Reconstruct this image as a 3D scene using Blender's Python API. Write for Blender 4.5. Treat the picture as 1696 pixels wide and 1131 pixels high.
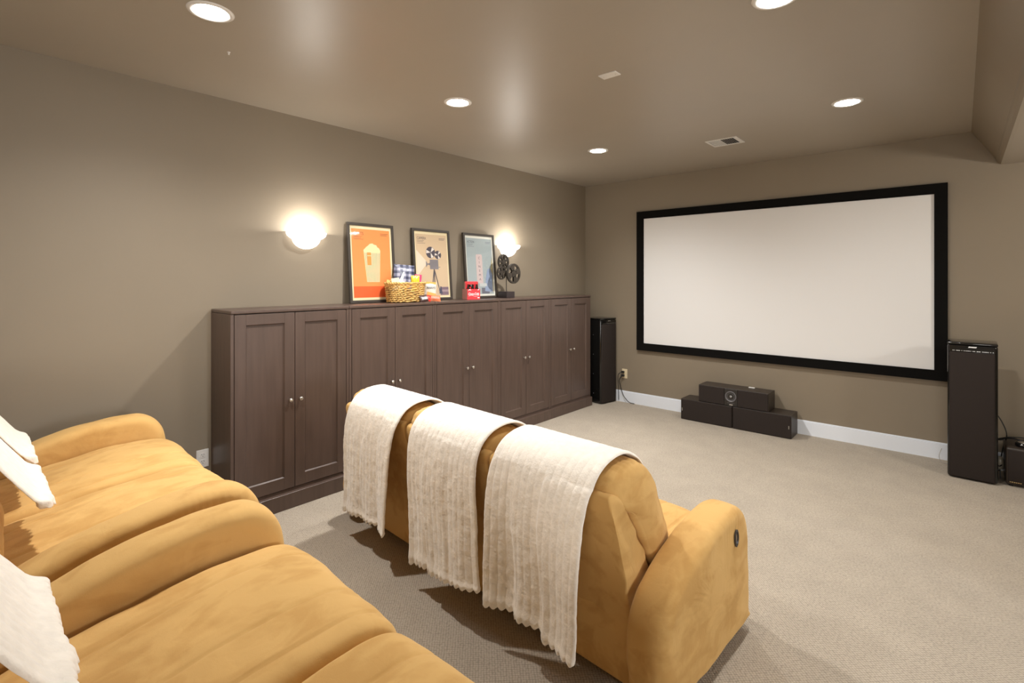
import bpy, bmesh, math, random
from mathutils import Vector, Matrix, noise
random.seed(7)
R = math.radians
sc = bpy.context.scene
COL = sc.collection
for o in list(bpy.data.objects): bpy.data.objects.remove(o)

# ------------------------------------------------------------------ camera, world, exposure
CAM_H = 1.534
cd = bpy.data.cameras.new('camera'); cam = bpy.data.objects.new('camera', cd); COL.objects.link(cam)
cam.location = (0, 0, CAM_H); cam.rotation_euler = (R(90), 0, R(41.63))
cd.sensor_width = 36; cd.lens = 837.7 * 36 / 1696; cd.shift_y = -(565.5 - 461.2) / 1696
cd.clip_start = .02; cd.clip_end = 60
sc.camera = cam
sc.view_settings.view_transform = 'Standard'; sc.view_settings.look = 'None'
sc.view_settings.gamma = 1; sc.view_settings.exposure = 0.19
sc.view_settings.use_curve_mapping = False
sc.cycles.max_bounces = 10; sc.cycles.diffuse_bounces = 6; sc.cycles.glossy_bounces = 4
sc.cycles.caustics_reflective = False; sc.cycles.caustics_refractive = False
sc.cycles.sample_clamp_indirect = 4
w = bpy.data.worlds.new('world'); sc.world = w; w.use_nodes = True
w.node_tree.nodes['Background'].inputs[0].default_value = (.75, .85, 1, 1)
w.node_tree.nodes['Background'].inputs[1].default_value = 1.0
CAN_W, SCONCE_W, ASSUMED_DAY_W, BACK_W = 52.0, 7.0, 90.0, 66.0
CAN_COL, SCONCE_COL, ASSUMED_DAY_COL = (1, .985, .96), (1, .96, .90), (.92, .95, 1)

def add_light(name, kind, loc, power, color, parent=None, rot=(0, 0, 0), **kw):
    l = bpy.data.lights.new(name, kind); l.energy = power; l.color = color
    for k, v in kw.items(): setattr(l, k, v)
    o = bpy.data.objects.new(name, l); COL.objects.link(o); o.location = loc; o.rotation_euler = rot
    if parent: o.parent = parent
    return o

# assumed daylight, added with an assumed, unseen window in a side area on the right
add_light('assumed_daylight', 'AREA', (4.5, 1.64, 1.45), ASSUMED_DAY_W, ASSUMED_DAY_COL, rot=(0, R(90), 0), shape='RECTANGLE', size=1.0, size_y=.40)
# soft fill light added behind the camera, from no known source
add_light('back_fill_light', 'AREA', (.9, -2.7, 1.45), BACK_W, (1, .95, .88), rot=(R(90), 0, 0), shape='RECTANGLE', size=1.7, size_y=1.0)

# ------------------------------------------------------------------ materials
MATS = {}
def nodes(m): return m.node_tree.nodes, m.node_tree.links
def mat(name, col, rough=.6, metal=0, spec=.5, emit=None, estr=0, coat=0, sheen=0, var=0, vscale=4, bump=0, bscale=60, bdist=.002, vstretch=None, bstretch=None, detail=3):
    if name in MATS: return MATS[name]
    m = bpy.data.materials.new(name); m.use_nodes = True; MATS[name] = m
    N, L = nodes(m); b = N['Principled BSDF']
    b.inputs['Base Color'].default_value = (*col, 1); b.inputs['Roughness'].default_value = rough
    b.inputs['Metallic'].default_value = metal; b.inputs['Specular IOR Level'].default_value = spec
    if coat: b.inputs['Coat Weight'].default_value = coat; b.inputs['Coat Roughness'].default_value = .08
    if sheen: b.inputs['Sheen Weight'].default_value = sheen; b.inputs['Sheen Roughness'].default_value = .4
    if emit: b.inputs['Emission Color'].default_value = (*emit, 1); b.inputs['Emission Strength'].default_value = estr
    tc = N.new('ShaderNodeTexCoord')
    def coords(stretch):
        if not stretch: return tc.outputs['Object']
        mp = N.new('ShaderNodeMapping'); mp.inputs['Scale'].default_value = stretch
        L.new(tc.outputs['Object'], mp.inputs[0]); return mp.outputs[0]
    if var:
        n = N.new('ShaderNodeTexNoise'); n.inputs['Scale'].default_value = vscale; n.inputs['Detail'].default_value = detail
        L.new(coords(vstretch), n.inputs['Vector'])
        cr = N.new('ShaderNodeMapRange'); cr.inputs[1].default_value = .3; cr.inputs[2].default_value = .7
        cr.inputs[3].default_value = 1 - var; cr.inputs[4].default_value = 1 + var
        L.new(n.outputs['Fac'], cr.inputs[0])
        mx = N.new('ShaderNodeVectorMath'); mx.operation = 'SCALE'; mx.inputs[0].default_value = col
        L.new(cr.outputs[0], mx.inputs['Scale']); L.new(mx.outputs[0], b.inputs['Base Color'])
    if bump:
        n = N.new('ShaderNodeTexNoise'); n.inputs['Scale'].default_value = bscale; n.inputs['Detail'].default_value = 4
        L.new(coords(bstretch), n.inputs['Vector'])
        bp = N.new('ShaderNodeBump'); bp.inputs['Strength'].default_value = bump; bp.inputs['Distance'].default_value = bdist
        L.new(n.outputs['Fac'], bp.inputs['Height']); L.new(bp.outputs[0], b.inputs['Normal'])
    return m

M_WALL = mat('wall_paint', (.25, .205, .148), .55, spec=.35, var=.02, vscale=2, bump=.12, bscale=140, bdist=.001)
M_CEIL = mat('ceiling_paint', (.37, .325, .26), .40, spec=.75, var=.02, vscale=2, bump=.10, bscale=120, bdist=.0008)
M_WHITE = mat('white_trim_paint', (.80, .84, .90), .35, bump=.03)
M_WHITEP = mat('white_plastic', (.75, .73, .69), .35)
M_IVORY = mat('ivory_plastic', (.72, .62, .42), .35)
M_CAB = mat('dark_brown_cabinet', (.088, .057, .044), .36, spec=.5, var=.12, vscale=6, vstretch=(6, 6, .5), bump=.05, bscale=40, bstretch=(8, 8, .4))
M_DARKIN = mat('dark_cabinet_inside', (.012, .009, .008), .8)
M_NICKEL = mat('brushed_nickel', (.70, .66, .60), .28, metal=1)
M_VELVET = mat('black_velvet', (.006, .0055, .005), .95, spec=.1)
M_SCREEN = mat('white_screen_vinyl', (.80, .79, .775), .9, spec=.1)
M_GRILLE = mat('speaker_grille_cloth', (.026, .019, .016), .8, spec=.25, bump=.3, bscale=900)
M_GLOSSBLK = mat('gloss_black', (.008, .0075, .007), .08, spec=.6)
M_SATBLK = mat('satin_black_vinyl', (.032, .023, .017), .42, bump=.05, bscale=300)
M_RUBBER = mat('black_cable', (.01, .01, .01), .5)
M_SILVER = mat('silver_mark', (.75, .75, .75), .3, metal=1)
M_SLOT = mat('dark_slot', (.02, .018, .015), .6)
M_FRAME = mat('dark_bronze_frame', (.045, .036, .028), .4)
M_REEL = mat('aged_bronze', (.055, .045, .035), .5, metal=.35, var=.25, vscale=30, bump=.2)
M_BASE = mat('ebony_base', (.03, .02, .02), .3)
M_GREYPL = mat('grey_plastic', (.12, .115, .12), .35)

def suede(name, col, dark):
    m = mat(name, col, .88, spec=.15, sheen=.25); N, L = nodes(m); b = N['Principled BSDF']
    b.inputs['Sheen Tint'].default_value = (1, .8, .5, 1)
    tc = N.new('ShaderNodeTexCoord')
    def ns(s, d, st=None):
        n = N.new('ShaderNodeTexNoise'); n.inputs['Scale'].default_value = s; n.inputs['Detail'].default_value = d
        n.inputs['Distortion'].default_value = .6
        if st:
            mp = N.new('ShaderNodeMapping'); mp.inputs['Scale'].default_value = st
            L.new(tc.outputs['Object'], mp.inputs[0]); L.new(mp.outputs[0], n.inputs['Vector'])
        else: L.new(tc.outputs['Object'], n.inputs['Vector'])
        return n
    a = ns(5, 5); c = ns(13, 3, (1, .45, 1))
    ad = N.new('ShaderNodeMath'); ad.operation = 'ADD'; L.new(a.outputs['Fac'], ad.inputs[0]); L.new(c.outputs['Fac'], ad.inputs[1])
    r = N.new('ShaderNodeMapRange'); r.inputs[1].default_value = .84; r.inputs[2].default_value = 1.06; L.new(ad.outputs[0], r.inputs[0])
    mx = N.new('ShaderNodeMix'); mx.data_type = 'RGBA'; mx.inputs[6].default_value = (*dark, 1); mx.inputs[7].default_value = (*col, 1)
    L.new(r.outputs[0], mx.inputs[0]); L.new(mx.outputs[2], b.inputs['Base Color'])
    n = ns(420, 3); w2 = ns(16, 3)
    bp = N.new('ShaderNodeBump'); bp.inputs['Strength'].default_value = .25; bp.inputs['Distance'].default_value = .001
    bp2 = N.new('ShaderNodeBump'); bp2.inputs['Strength'].default_value = .30; bp2.inputs['Distance'].default_value = .006
    L.new(n.outputs['Fac'], bp.inputs['Height']); L.new(w2.outputs['Fac'], bp2.inputs['Height'])
    L.new(bp2.outputs[0], bp.inputs['Normal']); L.new(bp.outputs[0], b.inputs['Normal'])
    return m
M_SUEDE = suede('tan_suede', (.62, .38, .137), (.535, .31, .102))

def plush():
    m = mat('cream_plush', (.86, .80, .71), .95, spec=.1, sheen=.5); N, L = nodes(m); b = N['Principled BSDF']
    tc = N.new('ShaderNodeTexCoord')
    n = N.new('ShaderNodeTexNoise'); n.inputs['Scale'].default_value = 170; n.inputs['Detail'].default_value = 5
    n2 = N.new('ShaderNodeTexNoise'); n2.inputs['Scale'].default_value = 34; n2.inputs['Detail'].default_value = 3
    L.new(tc.outputs['Object'], n.inputs['Vector']); L.new(tc.outputs['Object'], n2.inputs['Vector'])
    b1 = N.new('ShaderNodeBump'); b1.inputs['Strength'].default_value = .5; b1.inputs['Distance'].default_value = .003
    b2 = N.new('ShaderNodeBump'); b2.inputs['Strength'].default_value = .3; b2.inputs['Distance'].default_value = .006
    L.new(n.outputs['Fac'], b1.inputs['Height']); L.new(n2.outputs['Fac'], b2.inputs['Height'])
    L.new(b2.outputs[0], b1.inputs['Normal']); L.new(b1.outputs[0], b.inputs['Normal'])
    r = N.new('ShaderNodeMapRange'); r.inputs[1].default_value = .3; r.inputs[2].default_value = .7; r.inputs[3].default_value = .93; r.inputs[4].default_value = 1.05
    L.new(n2.outputs['Fac'], r.inputs[0])
    mx = N.new('ShaderNodeVectorMath'); mx.operation = 'SCALE'; mx.inputs[0].default_value = (.86, .80, .71)
    L.new(r.outputs[0], mx.inputs['Scale']); L.new(mx.outputs[0], b.inputs['Base Color'])
    return m
M_PLUSH = plush()

def carpet():
    m = mat('loop_carpet', (.36, .32, .27), .95, spec=.1, sheen=.15); N, L = nodes(m); b = N['Principled BSDF']
    tc = N.new('ShaderNodeTexCoord')
    mp = N.new('ShaderNodeMapping'); mp.inputs['Rotation'].default_value = (0, 0, R(45)); L.new(tc.outputs['Object'], mp.inputs[0])
    v = N.new('ShaderNodeTexVoronoi'); v.inputs['Scale'].default_value = 92; v.inputs['Randomness'].default_value = .28
    L.new(mp.outputs[0], v.inputs['Vector'])
    n = N.new('ShaderNodeTexNoise'); n.inputs['Scale'].default_value = 260; n.inputs['Detail'].default_value = 2
    n3 = N.new('ShaderNodeTexNoise'); n3.inputs['Scale'].default_value = 5; n3.inputs['Detail'].default_value = 5
    L.new(tc.outputs['Object'], n.inputs['Vector']); L.new(tc.outputs['Object'], n3.inputs['Vector'])
    r = N.new('ShaderNodeMapRange'); r.inputs[1].default_value = .25; r.inputs[2].default_value = .75; r.inputs[3].default_value = 1.12; r.inputs[4].default_value = .62
    L.new(v.outputs['Distance'], r.inputs[0])
    r3 = N.new('ShaderNodeMapRange'); r3.inputs[1].default_value = .3; r3.inputs[2].default_value = .7; r3.inputs[3].default_value = .95; r3.inputs[4].default_value = 1.05
    L.new(n3.outputs['Fac'], r3.inputs[0])
    mu = N.new('ShaderNodeMath'); mu.operation = 'MULTIPLY'; L.new(r.outputs[0], mu.inputs[0]); L.new(r3.outputs[0], mu.inputs[1])
    mx = N.new('ShaderNodeVectorMath'); mx.operation = 'SCALE'; mx.inputs[0].default_value = (.42, .36, .285)
    L.new(mu.outputs[0], mx.inputs['Scale']); L.new(mx.outputs[0], b.inputs['Base Color'])
    ad = N.new('ShaderNodeMath'); ad.operation = 'SUBTRACT'; L.new(n.outputs['Fac'], ad.inputs[0]); L.new(v.outputs['Distance'], ad.inputs[1])
    bp = N.new('ShaderNodeBump'); bp.inputs['Strength'].default_value = .7; bp.inputs['Distance'].default_value = .004
    L.new(ad.outputs[0], bp.inputs['Height']); L.new(bp.outputs[0], b.inputs['Normal'])
    return m
M_CARPET = carpet()

def glass_mat():
    m = bpy.data.materials.new('picture_glass'); m.use_nodes = True; N, L = nodes(m)
    for n in list(N): N.remove(n)
    o = N.new('ShaderNodeOutputMaterial'); t = N.new('ShaderNodeBsdfTransparent'); g = N.new('ShaderNodeBsdfGlossy')
    g.inputs['Roughness'].default_value = .04; f = N.new('ShaderNodeFresnel'); f.inputs['IOR'].default_value = 1.45
    mx = N.new('ShaderNodeMixShader'); ge = N.new('ShaderNodeNewGeometry'); iv = N.new('ShaderNodeMath'); iv.operation = 'SUBTRACT'; iv.inputs[0].default_value = 1; L.new(ge.outputs['Backfacing'], iv.inputs[1])
    mu = N.new('ShaderNodeMath'); mu.operation = 'MULTIPLY'; L.new(f.outputs[0], mu.inputs[0]); L.new(iv.outputs[0], mu.inputs[1])
    L.new(mu.outputs[0], mx.inputs[0]); L.new(t.outputs[0], mx.inputs[1]); L.new(g.outputs[0], mx.inputs[2])
    L.new(mx.outputs[0], o.inputs[0]); return m
M_GLASS = glass_mat()

# ------------------------------------------------------------------ object helpers
def link(name, me, m=None, parent=None, smooth=False):
    o = bpy.data.objects.new(name, me); COL.objects.link(o)
    if m: me.materials.append(m)
    if parent: o.parent = parent
    if smooth:
        for p in me.polygons: p.use_smooth = True
    return o
def obj(name, bm, m, parent=None, smooth=False, norm=True):
    if norm: bmesh.ops.recalc_face_normals(bm, faces=bm.faces)
    me = bpy.data.meshes.new(name); bm.to_mesh(me); bm.free()
    return link(name, me, m, parent, smooth)
def tag(o, label, cat, group=None, kind=None):
    o['label'] = label; o['category'] = cat
    if group: o['group'] = group
    if kind: o['kind'] = kind
    return o
def thing(name, label, cat, loc=(0, 0, 0), rot=(0, 0, 0), group=None):
    o = bpy.data.objects.new(name, None); COL.objects.link(o); o.location = loc; o.rotation_euler = rot
    o.empty_display_size = .05
    return tag(o, label, cat, group)
def struct(name, bm, m, parent=None):
    o = obj(name, bm, m, parent); o['kind'] = 'structure'; return o
def dup(root, loc, label, rot=None):
    r = root.copy(); COL.objects.link(r); r.location = loc; r['label'] = label
    if rot: r.rotation_euler = rot
    def rec(src, dst):
        for ch in list(src.children):
            c = ch.copy(); COL.objects.link(c); c.parent = dst; rec(ch, c)
    rec(root, r); return r
def BM(): return bmesh.new()
def box(bm, x0, x1, y0, y1, z0, z1, bev=0, seg=2):
    r = bmesh.ops.create_cube(bm, size=1); vs = r['verts']
    for v in vs: v.co = Vector(((x0 + x1) / 2 + v.co.x * (x1 - x0), (y0 + y1) / 2 + v.co.y * (y1 - y0), (z0 + z1) / 2 + v.co.z * (z1 - z0)))
    if bev:
        es = {e for v in vs for e in v.link_edges}
        bmesh.ops.bevel(bm, geom=list(es), offset=bev, segments=seg, affect='EDGES', profile=.5)
    return vs
def cyl(bm, c, r, h, axis='z', n=32, r2=None):
    q = bmesh.ops.create_cone(bm, cap_ends=True, segments=n, radius1=r, radius2=r if r2 is None else r2, depth=h)
    mt = Matrix.Identity(4)
    if axis == 'y': mt = Matrix.Rotation(R(90), 4, 'X')
    if axis == 'x': mt = Matrix.Rotation(R(90), 4, 'Y')
    for v in q['verts']: v.co = mt @ v.co + Vector(c)
    return q['verts']
def lathe(bm, prof, c=(0, 0, 0), n=40, a0=0, a1=2 * math.pi, axis='z'):
    full = abs(a1 - a0 - 2 * math.pi) < 1e-6; k = n if full else n + 1; rings = []
    for i in range(k):
        a = a0 + (a1 - a0) * i / n; ring = []
        for r, z in prof:
            p = Vector((r * math.cos(a), r * math.sin(a), z))
            if axis == 'y': p = Vector((p.x, -p.z, p.y))
            if axis == 'x': p = Vector((p.z, p.x, p.y))
            ring.append(bm.verts.new(p + Vector(c)))
        rings.append(ring)
    for i in range(n):
        a, b = rings[i], rings[(i + 1) % k]
        for j in range(len(prof) - 1):
            try: bm.faces.new((a[j], b[j], b[j + 1], a[j + 1]))
            except ValueError: pass
    bmesh.ops.remove_doubles(bm, verts=bm.verts, dist=1e-6)
def catmull(pts, n, closed=False):
    P = [Vector(p) for p in pts]; out = []; k = len(P); segs = k if closed else k - 1
    # arc-length parameterised
    fine = []
    for i in range(segs):
        p0 = P[(i - 1) % k] if closed or i > 0 else P[0] * 2 - P[1]
        p1 = P[i]; p2 = P[(i + 1) % k]
        p3 = P[(i + 2) % k] if closed or i < segs - 1 else P[-1] * 2 - P[-2]
        for j in range(24):
            t = j / 24
            fine.append(.5 * ((2 * p1) + (p2 - p0) * t + (2 * p0 - 5 * p1 + 4 * p2 - p3) * t * t + (3 * p1 - p0 - 3 * p2 + p3) * t ** 3))
    fine.append(P[0].copy() if closed else P[-1].copy())
    L = [0]
    for a, b in zip(fine, fine[1:]): L.append(L[-1] + (b - a).length)
    m = n if closed else n - 1; j = 0
    for i in range(n):
        s = L[-1] * i / m
        while j < len(L) - 2 and L[j + 1] < s: j += 1
        d = L[j + 1] - L[j]; t = 0 if d < 1e-12 else (s - L[j]) / d
        out.append(fine[j].lerp(fine[j + 1], min(1, max(0, t))))
    return out
def tube(bm, pts, r, n=8, samples=None, closed=False):
    P = catmull(pts, samples or len(pts) * 6, closed); rings = []; k = len(P); up = Vector((0, 0, 1))
    for i, p in enumerate(P):
        a = P[(i + 1) % k] if closed or i < k - 1 else p; b = P[i - 1] if closed or i > 0 else p
        t = (a - b).normalized(); s = t.cross(up)
        if s.length < 1e-3: s = t.cross(Vector((1, 0, 0)))
        s.normalize(); u = s.cross(t)
        rings.append([bm.verts.new(p + (s * math.cos(q) + u * math.sin(q)) * r) for q in [2 * math.pi * j / n for j in range(n)]])
    for i in range(k if closed else k - 1):
        a, b = rings[i], rings[(i + 1) % k]
        for j in range(n): bm.faces.new((a[j], a[(j + 1) % n], b[(j + 1) % n], b[j]))
    if not closed:
        bm.faces.new(rings[0][::-1]); bm.faces.new(rings[-1])
def prism(bm, pts, y0, y1):
    """polygon in the x-z plane given thickness along y"""
    a = [bm.verts.new((x, y0, z)) for x, z in pts]; b = [bm.verts.new((x, y1, z)) for x, z in pts]
    bm.faces.new(a); bm.faces.new(b[::-1])
    for i in range(len(pts)):
        j = (i + 1) % len(pts); bm.faces.new((a[i], b[i], b[j], a[j]))
def text(name, body, size, loc, m, parent, rot=(R(90), 0, 0), shear=0, ext=.0006, align='LEFT', sx=1, bold=0):
    c = bpy.data.curves.new(name, 'FONT'); c.body = body; c.size = size; c.extrude = ext; c.shear = shear; c.align_x = align; c.offset = bold
    o = bpy.data.objects.new(name, c); COL.objects.link(o); o.location = loc; o.rotation_euler = rot; o.scale = (sx, 1, 1)
    c.materials.append(m); bpy.context.view_layer.update()
    me = bpy.data.meshes.new_from_object(o.evaluated_get(bpy.context.evaluated_depsgraph_get())); bpy.data.objects.remove(o)
    q = bpy.data.objects.new(name, me); COL.objects.link(q); q.location = loc; q.rotation_euler = rot; q.scale = (sx, 1, 1); q.parent = parent
    if not me.materials: me.materials.append(m)
    return q

# padded solid: closed side profile in (y, z) swept along x, its ends rolled in
def pad(prof, x0, x1, r=.05, n=110, nx=18, bulge=.01, capb=.012, amp=.003, seed=0, gather=None, dent=None, sc=False):
    P = catmull([(0, a, b) for a, b in prof], n, True); k = len(P); wd = x1 - x0
    area = sum(P[i].y * P[(i + 1) % k].z - P[(i + 1) % k].y * P[i].z for i in range(k))
    sg = -1 if area < 0 else 1
    nr = []
    for i in range(k):
        t = (P[(i + 2) % k] - P[i - 2]); nn = Vector((0, t.z, -t.y)) * sg
        nr.append(nn.normalized() if nn.length > 1e-9 else Vector((0, 0, 1)))
    cen = sum(P, Vector()) / k
    bm = BM(); rings = []
    Rm = sum((p - cen).length for p in P) / k
    def ring(x, off, s=1):
        if s < 1 or sc:
            Q = [cen + (p - cen) * (1 + off / Rm) if sc else p + q * off for p, q in zip(P, nr)]
            for _ in range(int((1 - s) * 70)):
                Q = [(Q[i - 1] + Q[(i + 1) % k]) * .25 + Q[i] * .5 for i in range(k)]
            return [bm.verts.new(Vector((x, 0, 0)) + cen + (p - cen) * s) for p in Q]
        return [bm.verts.new(Vector((x, 0, 0)) + cen + (p + q * off - cen) * s) for p, q in zip(P, nr)]
    ne = 7
    A = [(x0 + r * (1 - math.cos(a)), -r * (1 - math.sin(a)), 1) for a in [math.pi / 2 * i / ne for i in range(ne)]]
    mid = [(x0 + r + (wd - 2 * r) * i / nx, bulge * math.sin(math.pi * i / nx) ** .6 if 0 < i < nx else 0, 1) for i in range(nx + 1)]
    B = [(x1 - r * (1 - math.cos(a)), -r * (1 - math.sin(a)), 1) for a in [math.pi / 2 * i / ne for i in range(ne)]][::-1]
    capA = [(x0 - capb * (1 - s * s), -r, s) for s in (.12, .28, .42, .54, .64, .71, .77, .81, .845, .88, .91, .94, .97)]
    capB = [(x1 + capb * (1 - s * s), -r, s) for s in (.97, .94, .91, .88, .845, .81, .77, .71, .64, .54, .42, .28, .12)]
    for x, off, s in capA + A + mid + B + capB: rings.append(ring(x, off, s))
    for a, b in zip(rings, rings[1:]):
        for i in range(k):
            j = (i + 1) % k; bm.faces.new((a[i], a[j], b[j], b[i]))
    for rg, x in ((rings[0], x0 - capb), (rings[-1], x1 + capb)):
        c = bm.verts.new(Vector((x, 0, 0)) + cen)
        for i in range(k): bm.faces.new((rg[i], rg[(i + 1) % k], c))
    bmesh.ops.recalc_face_normals(bm, faces=bm.faces); bm.normal_update()
    ds = []
    for v in bm.verts:
        q = v.co * 4.2 + Vector((seed * 3.1, seed, 0)); d = amp * noise.noise(q) * 1.6 + amp * .6 * noise.noise(q * 3.3)
        if gather: d += gather(v.co, v.normal)
        if dent: d += dent(v.co, v.normal)
        ds.append(v.normal * d)
    for v, d in zip(bm.verts, ds): v.co += d
    for rgs in (rings[:3], rings[-3:]): bmesh.ops.remove_doubles(bm, verts=[v for rg in rgs for v in rg if v.is_valid], dist=.004)
    return bm

# ------------------------------------------------------------------ room shell
XW, YW, H, XR, YB = -3.714, 5.637, 2.745, 4.6, -2.8
SOF = 2.449
RISER_Z, RISER_Y = .22, .70
b = BM(); box(b, XW - .1, XR + .1, YB - .1, YW + .1, -.1, 0); struct('floor', b, M_CARPET)
b = BM(); box(b, XW + .001, .5, YB + .001, RISER_Y, .001, RISER_Z, .012); struct('floor_riser', b, M_CARPET)
b = BM(); box(b, XW - .1, .07, YB - .1, YW + .1, H, H + .1); struct('ceiling', b, M_CEIL)
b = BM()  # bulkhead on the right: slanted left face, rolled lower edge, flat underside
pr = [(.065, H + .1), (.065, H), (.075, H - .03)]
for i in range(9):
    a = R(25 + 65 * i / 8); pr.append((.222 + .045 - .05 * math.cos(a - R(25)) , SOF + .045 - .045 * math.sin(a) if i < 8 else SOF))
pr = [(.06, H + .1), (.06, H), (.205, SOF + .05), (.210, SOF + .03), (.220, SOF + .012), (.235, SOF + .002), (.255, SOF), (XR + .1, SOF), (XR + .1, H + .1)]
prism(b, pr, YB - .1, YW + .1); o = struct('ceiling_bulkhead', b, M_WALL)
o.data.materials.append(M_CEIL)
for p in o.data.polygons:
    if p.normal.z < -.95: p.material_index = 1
b = BM(); box(b, XW - .1, XW, YB - .1, YW + .1, 0, H); struct('wall_left', b, M_WALL)
b = BM(); box(b, XW, XR, YW, YW + .1, 0, H); struct('wall_front', b, M_WALL)
b = BM(); box(b, 2.0, 2.12, 2.715, YW, 0, SOF); struct('wall_right', b, M_WALL)  # unseen stub; its near end is placed for the assumed side light
# far right wall, hole for the assumed window; back wall, hole for the added window
b = BM(); box(b, XR, XR + .1, YB, 1.40, 0, SOF); box(b, XR, XR + .1, 1.88, YW, 0, SOF); box(b, XR, XR + .1, 1.40, 1.88, 0, .9); box(b, XR, XR + .1, 1.40, 1.88, 2.0, SOF)
struct('wall_right.001', b, M_WALL)
b = BM()
for q in ((1.40, 1.44, .9, 2.0), (1.84, 1.88, .9, 2.0), (1.44, 1.84, .9, .94), (1.44, 1.84, 1.96, 2.0), (1.44, 1.84, 1.44, 1.46)): box(b, XR - .01, XR + .06, *q)
wn = struct('assumed_window', b, M_WHITE)  # unseen window, assumed as the source of the side light
b = BM(); box(b, XR + .03, XR + .036, 1.44, 1.84, .94, 1.96); obj('glass', b, M_GLASS, wn)
b = BM(); box(b, XW, 0, YB - .1, YB, 0, H); box(b, 1.8, XR, YB - .1, YB, 0, H); box(b, 0, 1.8, YB - .1, YB, 0, .9); box(b, 0, 1.8, YB - .1, YB, 2.0, H); struct('wall_back', b, M_WALL)
b = BM()
for q in ((0, .04, .9, 2.0), (1.76, 1.8, .9, 2.0), (.04, 1.76, .9, .94), (.04, 1.76, 1.96, 2.0), (.88, .92, .94, 1.96)): box(b, q[0], q[1], YB - .06, YB + .01, q[2], q[3])
wn = struct('added_window', b, M_WHITE)  # unseen window, added to go with the fill light
b = BM(); box(b, .04, 1.76, YB - .036, YB - .03, .94, 1.96); obj('glass', b, M_GLASS, wn)
def baseboard(name, x0, x1, y0, y1):
    b = BM(); box(b, x0, x1, y0, y1, 0, .128)
    if x1 - x0 > y1 - y0: box(b, x0, x1, y0 + .006, y1, .128, .14, .003)
    else: box(b, x0, x1 - .006, y0, y1, .128, .14, .003)
    return struct(name, b, M_WHITE)
baseboard('baseboard_front', XW, 1.998, YW - .016, YW - .0005)
baseboard('baseboard_left', XW + .0005, XW + .016, RISER_Y + .003, 1.17)

# ------------------------------------------------------------------ ceiling fixtures
M_LENS = mat('glowing_lens', (.9, .9, .9), .4, emit=(1, .97, .93), estr=80)
M_CANIN = mat('white_reflector', (.85, .83, .78), .3)
def can(loc, label, name='recessed_ceiling_light'):
    t = thing(name, label, 'ceiling light', loc, group='recessed ceiling lights')
    b = BM(); lathe(b, [(.068, .012), (.070, .0), (.074, -.005), (.088, -.005), (.096, -.001), (.096, 0.0)], n=48); obj('trim_ring', b, M_WHITEP, t, True)
    b = BM(); lathe(b, [(.0001, -.0035), (.04, -.0035), (.069, -.001), (.069, .012), (.0001, .012)], n=48); obj('lens', b, M_LENS, t, True)
    return t
cans = [((-2.55, .808, H), 'recessed ceiling light at the upper left corner, above the rear recliners'),
        ((-2.59, 2.353, H), 'recessed ceiling light above the cabinets, near the blank ceiling plate'),
        ((-2.576, 4.125, H), 'small-looking recessed ceiling light closest to the corner by the screen wall'),
        ((-.60, 2.39, H), 'recessed ceiling light cut off by the top edge of the picture'),
        ((-.588, 4.131, H), 'recessed ceiling light between the screen and the bulkhead'),
        ]
c0 = None
for p, l in cans:
    if c0 is None: c0 = can(p, l)
    else: dup(c0, p, l)
    add_light('can_lamp', 'SPOT', (p[0], p[1], H - .012), CAN_W * 4 * (.8 if p[1] < 1 else .42 if p[0] > -1 else 1.05), CAN_COL, spot_size=R(148), spot_blend=1.0, shadow_soft_size=.05)

t = thing('ceiling_vent', 'white louvred air vent in the ceiling above the screen wall', 'vent', (-1.565, 4.596, H))
b = BM(); X, Y = .133, .121
for q in ((-X, X, -Y, -Y + .022), (-X, X, Y - .022, Y), (-X, -X + .022, -Y + .022, Y - .022), (X - .034, X, -Y + .022, Y - .022)): box(b, *q, -.006, -.0003, .0015)
obj('frame', b, M_WHITEP, t)
b = BM(); box(b, -X + .02, X - .03, -Y + .02, Y - .02, -.0012, -.0004); obj('duct', b, M_SLOT, t)
b = BM()
for i in range(6):
    x = -X + .035 + i * .0165
    vs = box(b, x - .0008, x + .0008, -Y + .02, Y - .02, -.007, .0)
    for v in vs: v.co.x += (v.co.z + .0035) * .9
for i in range(5):
    x = .005 + i * .0185
    vs = box(b, x - .0008, x + .0008, -Y + .02, Y - .02, -.010, .0)
    for v in vs: v.co.x -= (v.co.z + .0035) * 1.4
obj('louvres', b, M_WHITEP, t)
t = thing('ceiling_plate', 'small blank white rectangular plate on the ceiling', 'cover plate', (-1.563, 2.63, H))
b = BM(); box(b, -.057, .057, -.034, .034, -.007, -.0003, .002); obj('plate', b, M_WHITEP, t)
for x in (-.04, .04):
    b = BM(); cyl(b, (x, 0, -.0075), .003, .0015, n=12); obj('screw', b, M_NICKEL, t)
b = BM(); lathe(b, [(.0001, -.016), (.004, -.014), (.004, -.004), (.008, -.002), (.008, -.0002), (.0001, -.0002)], n=16)
o = obj('ceiling_hook', b, M_WHITEP, None, True); o.location = (-2.93, 1.016, H); tag(o, 'tiny white hook in the ceiling near the left wall', 'hook')

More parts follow.
